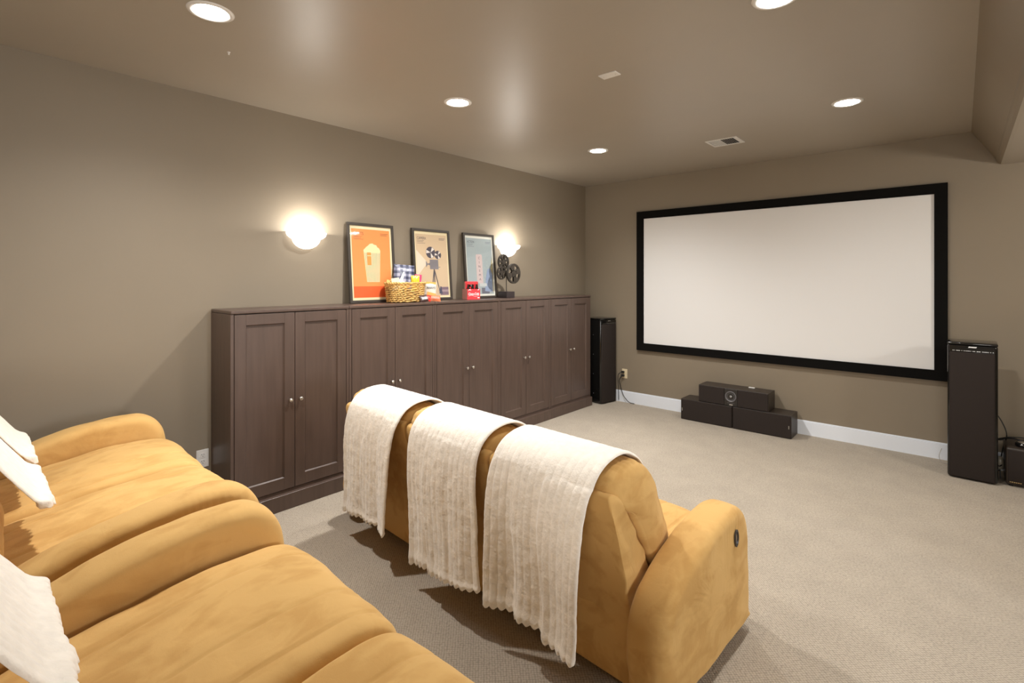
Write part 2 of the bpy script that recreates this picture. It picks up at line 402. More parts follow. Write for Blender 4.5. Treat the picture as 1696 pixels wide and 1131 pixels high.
# ------------------------------------------------------------------ sconces
M_ALAB = mat('glowing_alabaster', (.9, .88, .84), .3, emit=(1, .95, .87), estr=5)
def sconce(loc, label):
    t = thing('wall_sconce', label, 'wall lamp', loc, group='half-bowl wall sconces')
    out = [(.150, .055), (.150, .048), (.143, .030), (.125, .014), (.108, .006), (.103, -.004), (.095, -.022), (.075, -.044), (.048, -.060), (.02, -.067), (.0001, -.068)]
    inn = [(max(r - .006, .0001), z + .005) for r, z in out[1:]][::-1]
    b = BM(); lathe(b, out[::-1] + [(.144, .055)] + inn[::-1][0:] , n=40, a0=-math.pi / 2, a1=math.pi / 2)
    obj('glass_bowl', b, M_ALAB, t, True)
    b = BM(); box(b, .0005, .012, -.05, .05, -.04, .045, .003); obj('back_plate', b, M_WHITEP, t)
    b = BM(); lathe(b, [(.0001, -.02), (.014, -.02), (.014, 0), (.02, .012), (.018, .03), (.0001, .036)], c=(.055, 0, -.005), n=20); obj('bulb', b, M_LENS, t, True)
    add_light('sconce_lamp', 'POINT', (.105, 0, .056), SCONCE_W, SCONCE_COL, t, shadow_soft_size=.02)
    return t
s0 = sconce((XW, 1.825, 1.825), 'glowing half-bowl wall sconce left of the orange popcorn poster')
dup(s0, (XW, 4.09, 1.838), 'glowing half-bowl wall sconce above the film reel sculpture')
sr = dup(s0, (2.0, 4.03, 1.838), 'assumed half-bowl wall sconce on the right wall, outside the picture', (0, 0, R(180)))  # unseen sconce, assumed to light the bulkhead underside
for ch in sr.children:
    if ch.type == 'LIGHT': ch.data = ch.data.copy(); ch.data.energy = SCONCE_W * 12; ch.data.shadow_soft_size = .12  # assumed lamp, stronger than the seen ones, to brighten the bulkhead

# ------------------------------------------------------------------ cabinets
CW, CD, CT, PT = .81, .342, 1.333, .104
def cabinet():
    """front faces local -y, back against y = 0, x from 0 to CW"""
    t = thing('cabinet', '', 'cabinet', group='row of dark brown two-door cabinets')
    b = BM(); f = -CD
    box(b, .001, .021, f, -.001, PT, CT - .022, .0015); box(b, CW - .021, CW - .001, f, -.001, PT, CT - .022, .0015)
    box(b, .021, CW - .021, f + .004, -.001, PT, PT + .02); obj('body', b, M_CAB, t)
    b = BM(); box(b, .021, CW - .021, f + .03, f + .034, PT + .02, CT - .022); obj('inner_panel', b, M_DARKIN, t)
    b = BM(); box(b, .0005, CW - .0005, f - .006, -.001, CT - .022, CT, .006, 3); obj('top', b, M_CAB, t)
    b = BM(); box(b, .0005, CW - .0005, f - .026, -.03, .001, PT - .006, .001); box(b, .0005, CW - .0005, f - .026, -.03, PT - .014, PT, .005, 3); obj('plinth', b, M_CAB, t)
    for s in (0, 1):
        x0 = .0245 if s == 0 else CW / 2 + .0018; x1 = CW / 2 - .0018 if s == 0 else CW - .0245
        z0, z1 = PT + .024, CT - .027; st = .068; b = BM()
        box(b, x0, x0 + st, f - .001, f + .019, z0, z1, .0012); box(b, x1 - st, x1, f - .001, f + .019, z0, z1, .0012)
        box(b, x0 + st, x1 - st, f - .001, f + .019, z1 - st, z1, .0012); box(b, x0 + st, x1 - st, f - .001, f + .019, z0, z0 + st * 1.15, .0012)
        # sloped bead round the panel
        px0, px1, pz0, pz1 = x0 + st, x1 - st, z0 + st * 1.15, z1 - st; e = .006
        o_ = [(px0, pz0), (px1, pz0), (px1, pz1), (px0, pz1)]; i_ = [(px0 + e, pz0 + e), (px1 - e, pz0 + e), (px1 - e, pz1 - e), (px0 + e, pz1 - e)]
        vo = [b.verts.new((x, f + .002, z)) for x, z in o_]; vi = [b.verts.new((x, f + .010, z)) for x, z in i_]
        for k in range(4): b.faces.new((vo[k], vo[(k + 1) % 4], vi[(k + 1) % 4], vi[k]))
        box(b, px0, px1, f + .0098, f + .016, pz0, pz1)
        d = obj('door', b, M_CAB, t, norm=True)
        kx = x1 - .033 if s == 0 else x0 + .033
        b = BM(); lathe(b, [(.0055, 0), (.0048, .006), (.0055, .012), (.010, .015), (.0125, .019), (.0125, .023), (.010, .026), (.0001, .027)], c=(kx, f - .001, .72), n=24, axis='y')
        obj('knob', b, M_NICKEL, d, True)
    return t
Y0 = 1.177
cab = cabinet(); names = ['dark brown two-door cabinet at the near left end, beside the outlet',
    'dark brown two-door cabinet under the orange popcorn poster and the basket',
    'dark brown two-door cabinet in the middle of the row, under the red bottle carrier',
    'dark brown two-door cabinet under the film reel sculpture',
    'dark brown two-door cabinet at the far end, beside the left tower speaker']
for i, l in enumerate(names):
    p = (XW + .001, Y0 + i * CW, 0)
    if i == 0: cab.location = p; cab.rotation_euler = (0, 0, R(90)); cab['label'] = l
    else: dup(cab, p, l)

# ------------------------------------------------------------------ projection screen
t = thing('projection_screen', 'large white projection screen with a wide black velvet frame on the end wall', 'projection screen', (0, YW, 0))
SX0, SX1, SZ0, SZ1, FW = -2.952, -.086, .667, 2.341, .088
b = BM()
def miter(b, A, B_, C, D, y0, y1):
    prism(b, [A, B_, C, D], y0, y1)
o_ = [(SX0, SZ0), (SX1, SZ0), (SX1, SZ1), (SX0, SZ1)]; i_ = [(SX0 + FW, SZ0 + FW), (SX1 - FW, SZ0 + FW), (SX1 - FW, SZ1 - FW), (SX0 + FW, SZ1 - FW)]
for k in range(4): miter(b, o_[k], o_[(k + 1) % 4], i_[(k + 1) % 4], i_[k], -.038, -.001)
obj('frame', b, M_VELVET, t)
b = BM(); box(b, SX0 + FW - .01, SX1 - FW + .01, -.022, -.018, SZ0 + FW - .01, SZ1 - FW + .01); obj('screen_surface', b, M_SCREEN, t)

# ------------------------------------------------------------------ speakers
def logo(parent, x, y, z, w_, h_, vertical=False, name='logo'):
    b = BM(); n = 5
    for i in range(n):
        if vertical: box(b, x - h_ / 2, x + h_ / 2, y - .0012, y, z + w_ * (i / n), z + w_ * ((i + .8) / n))
        else:
            vs = box(b, x - w_ / 2 + w_ * i / n, x - w_ / 2 + w_ * (i + .86) / n, y - .0012, y, z, z + h_)
            for v in vs: v.co.x += (v.co.z - z) * .6
    obj(name, b, M_SILVER, parent)
def tower(label, loc, rz):
    t = thing('tower_speaker', label, 'speaker', loc, (0, 0, rz), group='black tower speakers beside the screen')
    W_, D_, H_ = .286, .27, 1.045
    b = BM(); box(b, -W_ / 2, W_ / 2, 0, D_, .001, H_ - .012, .022, 4); obj('body', b, M_GLOSSBLK, t, True)
    b = BM(); box(b, -W_ / 2, W_ / 2, -.003, D_, H_ - .020, H_, .008, 3); obj('top_cap', b, M_GLOSSBLK, t, True)
    b = BM(); box(b, -W_ / 2 + .012, W_ / 2 - .016, -.012, .01, .012, H_ - .072, .01, 3); obj('grille', b, M_GRILLE, t, True)
    b = BM(); box(b, -W_ / 2 + .012, W_ / 2 - .016, -.010, .01, H_ - .071, H_ - .022, .003); cp = obj('control_band', b, M_GLOSSBLK, t)
    logo(cp, .0, -.010, H_ - .037, .045, .009)
    b = BM(); x = -W_ / 2 + .03
    while x < W_ / 2 - .03:
        l = random.choice((.004, .006, .010)); box(b, x, x + l, -.0112, -.010, H_ - .064, H_ - .0605); x += l + random.choice((.0015, .003, .008))
    obj('control_lettering', b, M_SILVER, cp)
    for z in (.12, .36, .60, .84):
        b = BM(); cyl(b, (-W_ / 2 - .0005, .12, z), .005, .003, 'x', 12); obj('side_screw', b, M_GREYPL, t, True)
    return t
ts = tower('black tower speaker with glossy top right of the projection screen', (.060, 5.185, 0), R(-1))
tl = dup(ts, (-3.255, 5.455, 0), 'black tower speaker in the far corner beside the last cabinet', (0, 0, R(80)))

t = thing('subwoofer', 'black box subwoofer at the right edge, beside the right tower speaker', 'subwoofer', (.245, 5.235, 0))
b = BM(); box(b, 0, .38, 0, .34, .012, .285, .014, 3); obj('body', b, M_SATBLK, t, True)
b = BM(); box(b, .012, .368, -.008, .004, .03, .27, .004); obj('grille', b, M_GRILLE, t, True)
for x in (.03, .35):
    for y in (.03, .31): b = BM(); cyl(b, (x, y, .0065), .012, .012, n=16); obj('foot', b, M_RUBBER, t)
M_GOLD = mat('gold_mark', (.8, .6, .3), .3, metal=1)
b = BM()
for i in range(6): box(b, .02 + i * .011, .028 + i * .011, -.0095, -.008, .034, .039)
obj('gold_lettering', b, M_GOLD, t)
t = thing('round_device', 'black round device with a chrome rim on top of the subwoofer', 'device', (.345, 5.33, .286))
b = BM(); lathe(b, [(.0001, .001), (.045, .001), (.048, .01), (.046, .024), (.036, .028), (.0001, .03)], n=32); obj('body', b, M_GLOSSBLK, t, True)
b = BM(); lathe(b, [(.030, .0285), (.034, .031), (.030, .033), (.012, .033), (.0001, .032)], n=32); obj('chrome_top', b, M_NICKEL, t, True)
b = BM()
tube(b, [(.19, 5.48, .50), (.235, 5.46, .42), (.26, 5.44, .33), (.24, 5.5, .2), (.22, 5.52, .02)], .004)
tube(b, [(.18, 5.45, .27), (.225, 5.42, .30), (.29, 5.38, .325), (.36, 5.36, .31)], .006)
tube(b, [(.185, 5.42, .29), (.23, 5.40, .295), (.27, 5.42, .32), (.42, 5.44, .33), (.55, 5.5, .31)], .004)
tube(b, [(.20, 5.40, .12), (.215, 5.36, .10), (.235, 5.40, .12), (.21, 5.43, .15)], .004, closed=True)
tag(obj('cable_bundle', b, M_RUBBER, None, True), 'loose black cables between the right tower speaker and the subwoofer', 'cable')
b = BM(); lathe(b, [(.0001, .0), (.02, .002), (.024, .03), (.022, .07), (.014, .095), (.0001, .1)], n=20)
o = obj('power_adapter', b, mat('clear_grey_plastic', (.35, .31, .24), .25), None, True); o.location = (.222, 5.40, .07)
tag(o, 'pale rounded power adapter hanging between tower speaker and subwoofer', 'power adapter')
b = BM(); box(b, .2185, .2255, 5.397, 5.403, .001, .071); 
obj('cord', b, M_RUBBER, o).location = (-.222, -5.40, -.07)
b = BM(); tube(b, [(-.125, 5.60, .10), (-.14, 5.56, .05), (-.13, 5.54, .006), (-.10, 5.50, .006), (-.07, 5.48, .02)], .0022)
tag(obj('speaker_wire', b, mat('grey_wire', (.35, .32, .28), .5), None, True), 'thin grey wire looping behind the right tower speaker', 'wire')

def low_speaker(label, x0, lx):
    t = thing('low_speaker', label, 'speaker', (x0, 5.362, 0), group='two long speakers lying on the carpet')
    b = BM(); box(b, 0, .54, .012, .25, .002, .222, .003); obj('body', b, M_SATBLK, t)
    b = BM(); box(b, .004, .536, 0, .013, .006, .218, .004, 3); obj('grille', b, M_GRILLE, t)
    logo(t, lx, 0, .095, .032, .006, True); return t
low_speaker('long black speaker lying on the carpet, left one of the lower pair', -2.298, .018)
low_speaker('long black speaker lying on the carpet, right one of the lower pair', -1.752, .520)
t = thing('center_speaker', 'black center speaker with a round driver stacked on two lower speakers', 'speaker', (-2.105, 5.37, .223))
b = BM(); box(b, 0, .69, .012, .235, .001, .178, .003); obj('body', b, M_SATBLK, t)
for x0, x1 in ((.004, .268), (.400, .686)):
    b = BM(); box(b, x0, x1, 0, .013, .004, .174, .004, 3); obj('grille', b, M_GRILLE, t)
b = BM(); box(b, .270, .398, .002, .013, .004, .174, .002); cp = obj('driver_panel', b, mat('driver_panel_black', (.02, .017, .015), .3), t)
b = BM(); lathe(b, [(.056, 0), (.056, .006), (.050, .009), (.046, .004), (.040, -.002), (.034, .001), (.026, -.004), (.016, -.004), (.0001, -.004)], c=(.334, .002, .098), n=40, axis='y'); dr = obj('driver', b, M_GREYPL, cp, True)
b = BM(); lathe(b, [(.014, -.004), (.012, .004), (.007, .009), (.0001, .011)], c=(.334, .002, .098), n=24, axis='y'); obj('driver_cap', b, M_SILVER, dr, True)
b = BM(); box(b, .295, .373, .0005, .002, .034, .036); box(b, .30, .368, .0005, .002, .029, .030); obj('printed_lines', b, M_GREYPL, cp)
logo(cp, .334, .002, .010, .034, .010)
b = BM(); box(b, .455, .515, .17, .20, .1785, .187, .003); o = obj('infrared_receiver', b, M_WHITEP); o.location = t.location
tag(o, 'small white flat sensor lying on top of the center speaker', 'sensor')

# ------------------------------------------------------------------ outlets and wire
def outlet(name, label, loc, rz, m, plugs=False):
    t = thing(name, label, 'electrical outlet', loc, (0, 0, rz))
    b = BM(); box(b, -.036, .036, -.006, -.0004, -.058, .058, .002); obj('plate', b, m, t)
    for z in (-.022, .022):
        b = BM(); cyl(b, (0, -.007, z), .0165, .004, 'y', 24); s = obj('socket', b, m, t)
        b = BM(); box(b, -.008, -.0055, -.0095, -.0088, z + .001, z + .009); box(b, .0055, .008, -.0095, -.0088, z + .001, z + .009); cyl(b, (0, -.0092, z - .007), .0025, .001, 'y', 12)
        obj('slots', b, M_SLOT, s)
        if plugs: pass
    return t
outlet('wall_outlet', 'white double wall outlet tucked against the first cabinet', (XW, 1.128, .357), R(90), M_WHITEP)
outlet('wall_outlet', 'ivory double wall outlet with two black plugs near the corner speaker', (-3.132, YW, .352), 0, M_IVORY)
for k, z in enumerate((-.022, .022)):
    b = BM(); box(b, -3.166, -3.128, YW - .040, YW - .010, .352 + z - .012, .352 + z + .012, .006, 3)
    if k == 0: tube(b, [(-3.155, YW - .036, .33), (-3.18, YW - .05, .27), (-3.17, YW - .035, .19), (-3.13, YW - .04, .09), (-3.05, YW - .05, .02), (-2.98, YW - .04, .006)], .0045)
    else: tube(b, [(-3.155, YW - .036, .37), (-3.19, YW - .06, .34), (-3.205, YW - .035, .22), (-3.20, YW - .03, .02)], .004)
    tag(obj('power_plug', b, M_RUBBER, None, True), ('black power plug in the lower socket with its cord on the floor', 'black power plug in the upper socket of the ivory outlet')[k], 'plug')

# ------------------------------------------------------------------ recliners
GAP = .003
ARM_W, SEAT_W = .165, .635
P_ARM = [(.06, .075), (.012, .15), (.0, .28), (.035, .385), (.12, .46), (.28, .52), (.45, .557), (.60, .572), (.70, .555), (.765, .49), (.785, .37), (.785, .10), (.77, .05), (.4, .045)]
P_SEAT_REAR = [(.04, .28), (.03, .35), (.10, .385), (.30, .42), (.50, .450), (.68, .455), (.77, .43), (.81, .375), (.80, .31), (.5, .285)]
P_SEAT = [(.20, .28), (.20, .36), (.30, .415), (.50, .450), (.68, .455), (.77, .43), (.81, .375), (.80, .31), (.5, .285)]
P_FOOT = [(.70, .30), (.77, .315), (.805, .27), (.80, .15), (.775, .08), (.72, .08), (.69, .15)]
def gather_arm(co, nrm, side):
    if nrm.x * side < .5: return 0
    top = .37 + .20 * min(1, max(0, co.y / .55)) - .02
    f = math.exp(-((co.z - top + .05) / .045) ** 2)
    return -.0075 * f * max(0, math.sin(co.y * 260 + 6 * noise.noise(Vector((co.y * 9, co.z * 5, 3)))) * max(0, .35 + .8 * noise.noise(Vector((co.y * 5, 1, co.z * 3)))))
def recliner(name, label, nseat, loc, rz, lean=0.0, handle=False, group=None, back=0, sw=SEAT_W):
    SEAT_W = sw
    t = thing(name, label, 'recliner sofa', loc, (0, 0, rz), group)
    Wt = nseat * SEAT_W + 2 * ARM_W; xl = -Wt / 2
    lean = lean * .15; back = back * 1.8
    def L(y, z): return y + back - lean * max(0, z - .40)
    backp = [(.355, .40), (.39, .48), (.355, .59), (.295, .70), (.245, .785), (.165, .845), (.07, .857), (-.005, .835), (-.03, .78), (.0, .735), (.07, .68), (.15, .57), (.21, .46), (.28, .385)]
    backp = [(L(y, z), z) for y, z in backp]
    framep = [(-.055, .75), (-.035, .785), (.01, .77), (.06, .71), (.14, .59), (.22, .44), (.25, .30), (.22, .16), (.13, .12), (.09, .20), (.045, .42), (-.015, .62)]
    framep = [(L(y, z), z) for y, z in framep]
    b = BM(); box(b, xl + ARM_W - .005, -xl - ARM_W + .005, .085, .72, .055, .30, .012, 3)
    vs = [v for v in b.verts]
    obj('base', b, M_SUEDE, t, True)
    for x in (xl + .12, -xl - .12):
        for y in (.16, .68): b = BM(); box(b, x - .03, x + .03, y - .03, y + .03, 0.002, .06, .006); obj('foot', b, M_SATBLK, t)
    for s in (0, 1):
        x0 = xl if s == 0 else -xl - ARM_W; x0 += GAP; x1 = x0 + ARM_W - 2 * GAP
        a = obj('armrest', pad(P_ARM, x0, x1, .046, 300, 10, .002, .006, .004, 11 + s + nseat, lambda c, n_, sd=(1 if s else -1): gather_arm(c, n_, sd), sc=True), M_SUEDE, t, True)
        if handle and s == 1:
            b = BM(); lathe(b, [(.030, .0), (.031, .004), (.025, .006), (.022, -.006), (.0001, -.010)], n=32, axis='x')
            h = obj('latch_cup', b, M_SATBLK, a, True); h.location = (x1 + .0045, .60, .468); h.scale = (1, .62, 1.15)
            b = BM(); box(b, -.005, .003, -.014, -.002, -.022, .022, .003, 3); h2 = obj('latch_lever', b, M_GREYPL, h, True)
    for i in range(nseat):
        x0 = xl + ARM_W + i * SEAT_W + GAP; x1 = x0 + SEAT_W - 2 * GAP
        def dent(co, n_, xc=(x0 + x1) / 2):
            e = min(co.x - x0, x1 - co.x)
            gr = sum(math.exp(-((co.x - xc - q) / .005) ** 2) for q in (-.16, .10, .235)) * .0042 * max(0, n_.z + .3)
            return -gr - .004 * abs(noise.noise(Vector((co.x * 26, co.y * 9, co.z * 9)))) * math.exp(-max(e, 0) / .06) + .010 * math.exp(-((co.x - xc) / .2) ** 2) * max(0, n_.z) * .6
        obj('seat_cushion', pad(P_SEAT_REAR if back else P_SEAT, x0, x1, .042, 130, 84, .006, .004, .005, i + nseat, None, dent), M_SUEDE, t, True)
        obj('footrest', pad(P_FOOT, x0 + .004, x1 - .004, .03, 80, 12, .006, .003, .004, i + 5), M_SUEDE, t, True)
        def tuck(co, n_):
            e = max(0, min(co.x - x0, x1 - co.x))
            a_ = math.atan2(co.z - .80, co.y - .08)
            if abs(n_.x) > .8: return 0
            return -.013 * math.exp(-e / .06) * max(0, math.sin(a_ * 11 + 4 * noise.noise(co * 4))) * (1 if co.z > .66 else .3) * (1 - abs(n_.x) / .8)
        obj('back_cushion', pad(backp, x0 - .001, x1 + .001, .055, 170, 22, .008, .016, .006, 3 * i + nseat, tuck, sc=True), M_SUEDE, t, True)
        def fold(co, n_):
            e = max(0, min(co.x - x0, x1 - co.x))
            return -.012 * math.exp(-e / .05) * abs(noise.noise(Vector((co.x * 20, co.y * 7, co.z * 8 + i))))
        obj('back_frame', pad(framep, x0, x1, .022, 150, 20, .002, .004, .006, 7 * i + 2, fold, sc=True), M_SUEDE, t, True)
    # seam of the outer back
    b = BM(); box(b, xl + ARM_W + .002, -xl - ARM_W - .002, .070, .085, .06, .34, .004); obj('rear_flap', b, M_SUEDE, t, True)
    return t

def throw(name, label, sofa, xc, wd, lean, front=.36, hem=.17, flare=.02, seed=0, step=(), rows=300, cols=170, slant=0, back=0, ls=0, lsl=0):
    """plush blanket folded over a back cushion; x along the sofa, hangs free at the rear"""
    def L(y, z): return y + back - lean * max(0, z - .40)
    path = [(.41, .47), (.378, .56), (.320, .665), (.272, .755), (.215, .825), (.14, .868), (.06, .875), (-.02, .857), (-.075, .815), (-.105, .745), (-.115, .62), (-.110, .45), (-.105, .30), (-.10, hem)]
    path = [(0, L(y, z), z) for y, z in path]
    if front < .36:
        k = int((.36 - front) / .1); path = path[k:]
    P = catmull(path, rows); n = len(P); NR = []
    for i in range(n):
        a = P[min(i + 1, n - 1)]; b_ = P[max(i - 1, 0)]; tg = (a - b_).normalized(); NR.append(Vector((0, -tg.z, tg.y)) * -1)
    # make normals point away from the cushion
    c0 = Vector((0, .1, .6)); 
    NR = [q if q.dot(p - Vector((0, L(.12, p.z), .45))) > 0 else -q for p, q in zip(P, NR)]
    th = .010; bm = BM(); top = []; bot = []
    sof = sofa.matrix_basis
    nrib = round(wd / .036)
    zr = .80
    for i in range(n):
        u = i / (n - 1); p, q = P[i], NR[i]
        hang = 0
        if p.y < L(0, p.z) - .05 and p.z < zr: hang = min(1, (zr - p.z) / (zr - hem))
        frontd = max(0, 1 - u / .10)
        rt, rb = [], []
        for j in range(cols):
            v = j / (cols - 1); s = v - .5
            # sideways spread of the hanging part and edges that wander
            x = xc + s * wd * (1 + flare * hang) + .010 * noise.noise(Vector((seed, u * 5, v * 2 + 3))) + slant * hang
            d = .006 + .0036 * abs(math.sin(math.pi * nrib * v)) ** .4
            d += (.0025 * noise.noise(Vector((v * 14 + seed, u * 30, 2))) + .0010 * noise.noise(Vector((v * 50 + seed, u * 120, 7)))) * (.4 + .6 * (hang > 0))
            if hang > 0:   # soft vertical folds that grow downwards
                d += hang ** .8 * (.030 * noise.noise(Vector((v * 4.2 + seed * 2.3, u * 1.1, seed))) + .004 * noise.noise(Vector((v * 9 + seed, u * 2.2, 5))))
                for sv, sd, _ in step: d += sd * hang ** .6 * (1 / (1 + math.exp(-(v + .03 * math.sin(u * 9 + seed) - sv) * 150)) - (v / sv if v < sv else (1 - v) / (1 - sv)) * .8)
            co = p + q * d; co.x = x
            # scalloped hem and uneven length
            if i > n - 16:
                e = (i - (n - 16)) / 15
                ln = .010 * (.5 - .5 * math.cos(2 * math.pi * nrib * v)) ** .7 - .004 + .008 * noise.noise(Vector((v * 2.6 + seed, 9, 1))) + lsl * (v - .5)
                ln += ls + sum(sl_ / (1 + math.exp(-(v - sv) * 150)) for sv, _, sl_ in step)
                co.z -= ln * e
                d2 = .006 * e ** 6; co += q * d2
            if i < 14:
                e = 1 - i / 13
                sc_ = .008 * (.5 - .5 * math.cos(2 * math.pi * nrib * v)) ** .7 + .030 * noise.noise(Vector((v * 3.5 + seed, 2, 8)))
                co += (P[0] - P[8]).normalized() * sc_ * e + q * .010 * e * (1 + noise.noise(Vector((v * 8, seed, 0))))
            edge = min(j, cols - 1 - j) / 3; tk = th * (min(1, edge) ** .5 if edge < 1 else 1)
            ee = min(i, n - 1 - i) / 4; tk *= (min(1, ee) ** .5 if ee < 1 else 1) * (1 + (2.2 if i < 20 else 1.0) * math.exp(-((min(i, n - 1 - i) - 5) / 3.5) ** 2))
            rt.append(bm.verts.new(co + q * (tk * .5))); rb.append(bm.verts.new(co - q * (tk * .5 + .0005)))
        top.append(rt); bot.append(rb)
    for i in range(n - 1):
        for j in range(cols - 1):
            bm.faces.new((top[i][j], top[i][j + 1], top[i + 1][j + 1], top[i + 1][j]))
            bm.faces.new((bot[i][j], bot[i + 1][j], bot[i + 1][j + 1], bot[i][j + 1]))
        bm.faces.new((top[i][0], top[i + 1][0], bot[i + 1][0], bot[i][0])); bm.faces.new((top[i][-1], bot[i][-1], bot[i + 1][-1], top[i + 1][-1]))
    for j in range(cols - 1):
        bm.faces.new((top[0][j], bot[0][j], bot[0][j + 1], top[0][j + 1])); bm.faces.new((top[-1][j], top[-1][j + 1], bot[-1][j + 1], bot[-1][j]))
    bm.normal_update()
    o = obj(name, bm, M_PLUSH, None, True)
    o.location = sofa.location; o.rotation_euler = sofa.rotation_euler
    return o

# front row: right outer arm side at x = -.72, arm rear at y = 1.56
FR = R(-3.0); FWD = 3 * SEAT_W + 2 * ARM_W
fx, fy = -.725 - FWD / 2 * math.cos(FR), 1.565 - FWD / 2 * math.sin(FR)
front = recliner('recliner_sofa', 'three-seat tan suede recliner sofa in the front row, seen from behind', 3, (fx, fy, 0), FR, 0.0, True)
fl = ['cream plush throw over the back cushion closest to the cabinets', 'cream plush throw over the middle back cushion of the front sofa', 'cream plush throw over the right back cushion, largest in view, with a long fold']
for i, (off, wd, st, sl, hm, ls) in enumerate(((-.56, .51, ((.42, .016, .004), (.76, .02, .006)), -.055, .20, .0), (.065, .505, ((.30, .024, .012), (.62, -.012, .004)), .012, .195, .008), (.648, .50, ((.30, .016, .008), (.60, .030, .016)), -.03, .225, .010))):
    o = throw('throw_blanket', '', front, off, wd, 0, ls=ls, flare=.03, lsl=(-.055, -.10, -.075)[i], front=.15, seed=i * 7 + 1, step=st,  slant=sl, hem=hm)
    tag(o, fl[i], 'throw blanket', 'cream throws on the front sofa')

# rear row on the riser
A = recliner('recliner_loveseat', 'tan suede two-seat recliner beside the left wall in the rear row', 2, (-2.7175, .035, RISER_Z), R(-1.2), .12, group='two-seat recliners in the rear row', back=-.16, sw=.60)
B = recliner('recliner_loveseat', 'tan suede two-seat recliner filling the bottom left, nearest in the rear row', 2, (-1.098, -.015, RISER_Z), R(-1.0), .12, group='two-seat recliners in the rear row', back=-.20, sw=.62)
rl = ['cream plush throw on the far rear seat beside the left wall', 'cream plush throw on the rear seat behind the middle armrests',
      'large cream plush throw on the near rear seat at the left edge', 'cream plush throw peeking in at the bottom left corner']
for i, (s, xc) in enumerate(((A, -.30), (A, .30), (B, -.31), (B, .31))):
    o = throw('throw_blanket', '', s, xc, .49, .12, back=-.16 if s is A else -.20, front=.25, seed=30 + i * 5, step=((.5, .014, .01),), hem=.35, rows=240)
    tag(o, rl[i], 'throw blanket', 'cream throws on the rear recliners')

# ------------------------------------------------------------------ posters
CTOP = CT + .0005
M_CREAM = mat('cream_paper', (.80, .68, .42), .7); M_PALE = mat('pale_paper', (.70, .69, .60), .7)
def poster(label, y0, mt_paper, col, build):
    W_, H_ = .44, .655; lean = math.atan2(.055, H_)
    t = thing('framed_poster', label, 'framed poster', (XW + .083, y0, CTOP + .002), (-lean, 0, R(90)))
    b = BM(); f = .022
    for q in ((0, W_, 0, f), (0, W_, H_ - f, H_), (0, f, f, H_ - f), (W_ - f, W_, f, H_ - f)): box(b, q[0], q[1], -.012, .012, q[2], q[3], .0015)
    obj('frame', b, M_FRAME, t)
    b = BM(); box(b, .01, W_ - .01, -.001, .004, .01, H_ - .01); ph = obj('paper', b, mt_paper, t)
    m = mat('print_' + label[:12].replace(' ', '_'), col, .65)
    b = BM(); box(b, f + .017, W_ - f - .017, -.0018, -.0008, f + .02, H_ - f - .026); pr_ = obj('print', b, m, ph)
    b = BM(); box(b, f - .004, W_ - f + .004, -.0075, -.0065, f - .004, H_ - f + .004); obj('glass', b, M_GLASS, t)
    build(pr_, W_, H_); return t
def poly(parent, name, pts, m, lay=1):
    b = BM(); prism(b, pts, -.0018 - .0006 * lay, -.0018 + .0002); return obj(name, b, m, parent)
def circ(cx, cz, r, n=28, a0=0, a1=2 * math.pi): return [(cx + r * math.cos(a0 + (a1 - a0) * i / n), cz + r * math.sin(a0 + (a1 - a0) * i / n)) for i in range(n)]
def caption(p, word, m, W_, H_, wid):
    text('title', word, .036, (.056, -.0022, H_ - .098), m, p, sx=wid)
    b = BM(); box(b, .056, .135, -.0024, -.0018, H_ - .110, H_ - .107); box(b, .056, .125, -.0024, -.0018, H_ - .120, H_ - .117); box(b, .056, .148, -.0024, -.0018, H_ - .134, H_ - .131)
    box(b, W_ - .13, W_ - .055, -.0024, -.0018, H_ - .082, H_ - .078); box(b, W_ - .13, W_ - .065, -.0024, -.0018, H_ - .094, H_ - .090); obj('small_print', b, m, p)
M_BROWNINK = mat('brown_ink', (.28, .08, .035), .7); M_GREYINK = mat('grey_ink', (.13, .10, .10), .7); M_SLATE = mat('slate_ink', (.16, .18, .20), .7)
def p_popcorn(p, W_, H_):
    caption(p, 'LIGHTS', M_BROWNINK, W_, H_, .8)
    poly(p, 'red_floor', [(.040, .045), (W_ - .040, .045), (W_ - .040, .135), (.040, .135)], mat('red_orange_ink', (.72, .11, .02), .7), .3)
    mc = mat('popcorn_cream', (.82, .66, .36), .7)
    poly(p, 'tub', [(.165, .17), (.285, .17), (.302, .42), (.145, .42)], mc)
    pts = [(.145, .415), (.302, .415)]
    prof = [(.303, .435), (.290, .455), (.275, .462), (.268, .478), (.245, .482), (.232, .492), (.205, .488), (.190, .474), (.172, .462), (.158, .448), (.143, .435)]
    poly(p, 'popcorn', pts + prof, mc, 1.2)
    b = BM(); ms = mat('tub_stripe', (.40, .35, .22), .7)
    for i in range(11):
        k = (i + .5) / 11; xa = .168 + k * .114; xb = .150 + k * .150
        vs = [b.verts.new(q) for q in ((xa - .0028, -.0027, .172), (xa + .0028, -.0027, .172), (xb + .0034, -.0027, .412), (xb - .0034, -.0027, .412))]; b.faces.new(vs)
    obj('stripes', b, ms, p)
    poly(p, 'ticket', [(.175, .31), (.212, .31), (.212, .415), (.175, .415)], mat('ticket_orange', (.80, .28, .06), .7), 2)
    poly(p, 'ticket_band', [(.175, .385), (.212, .385), (.212, .39), (.175, .39)], mc, 3)
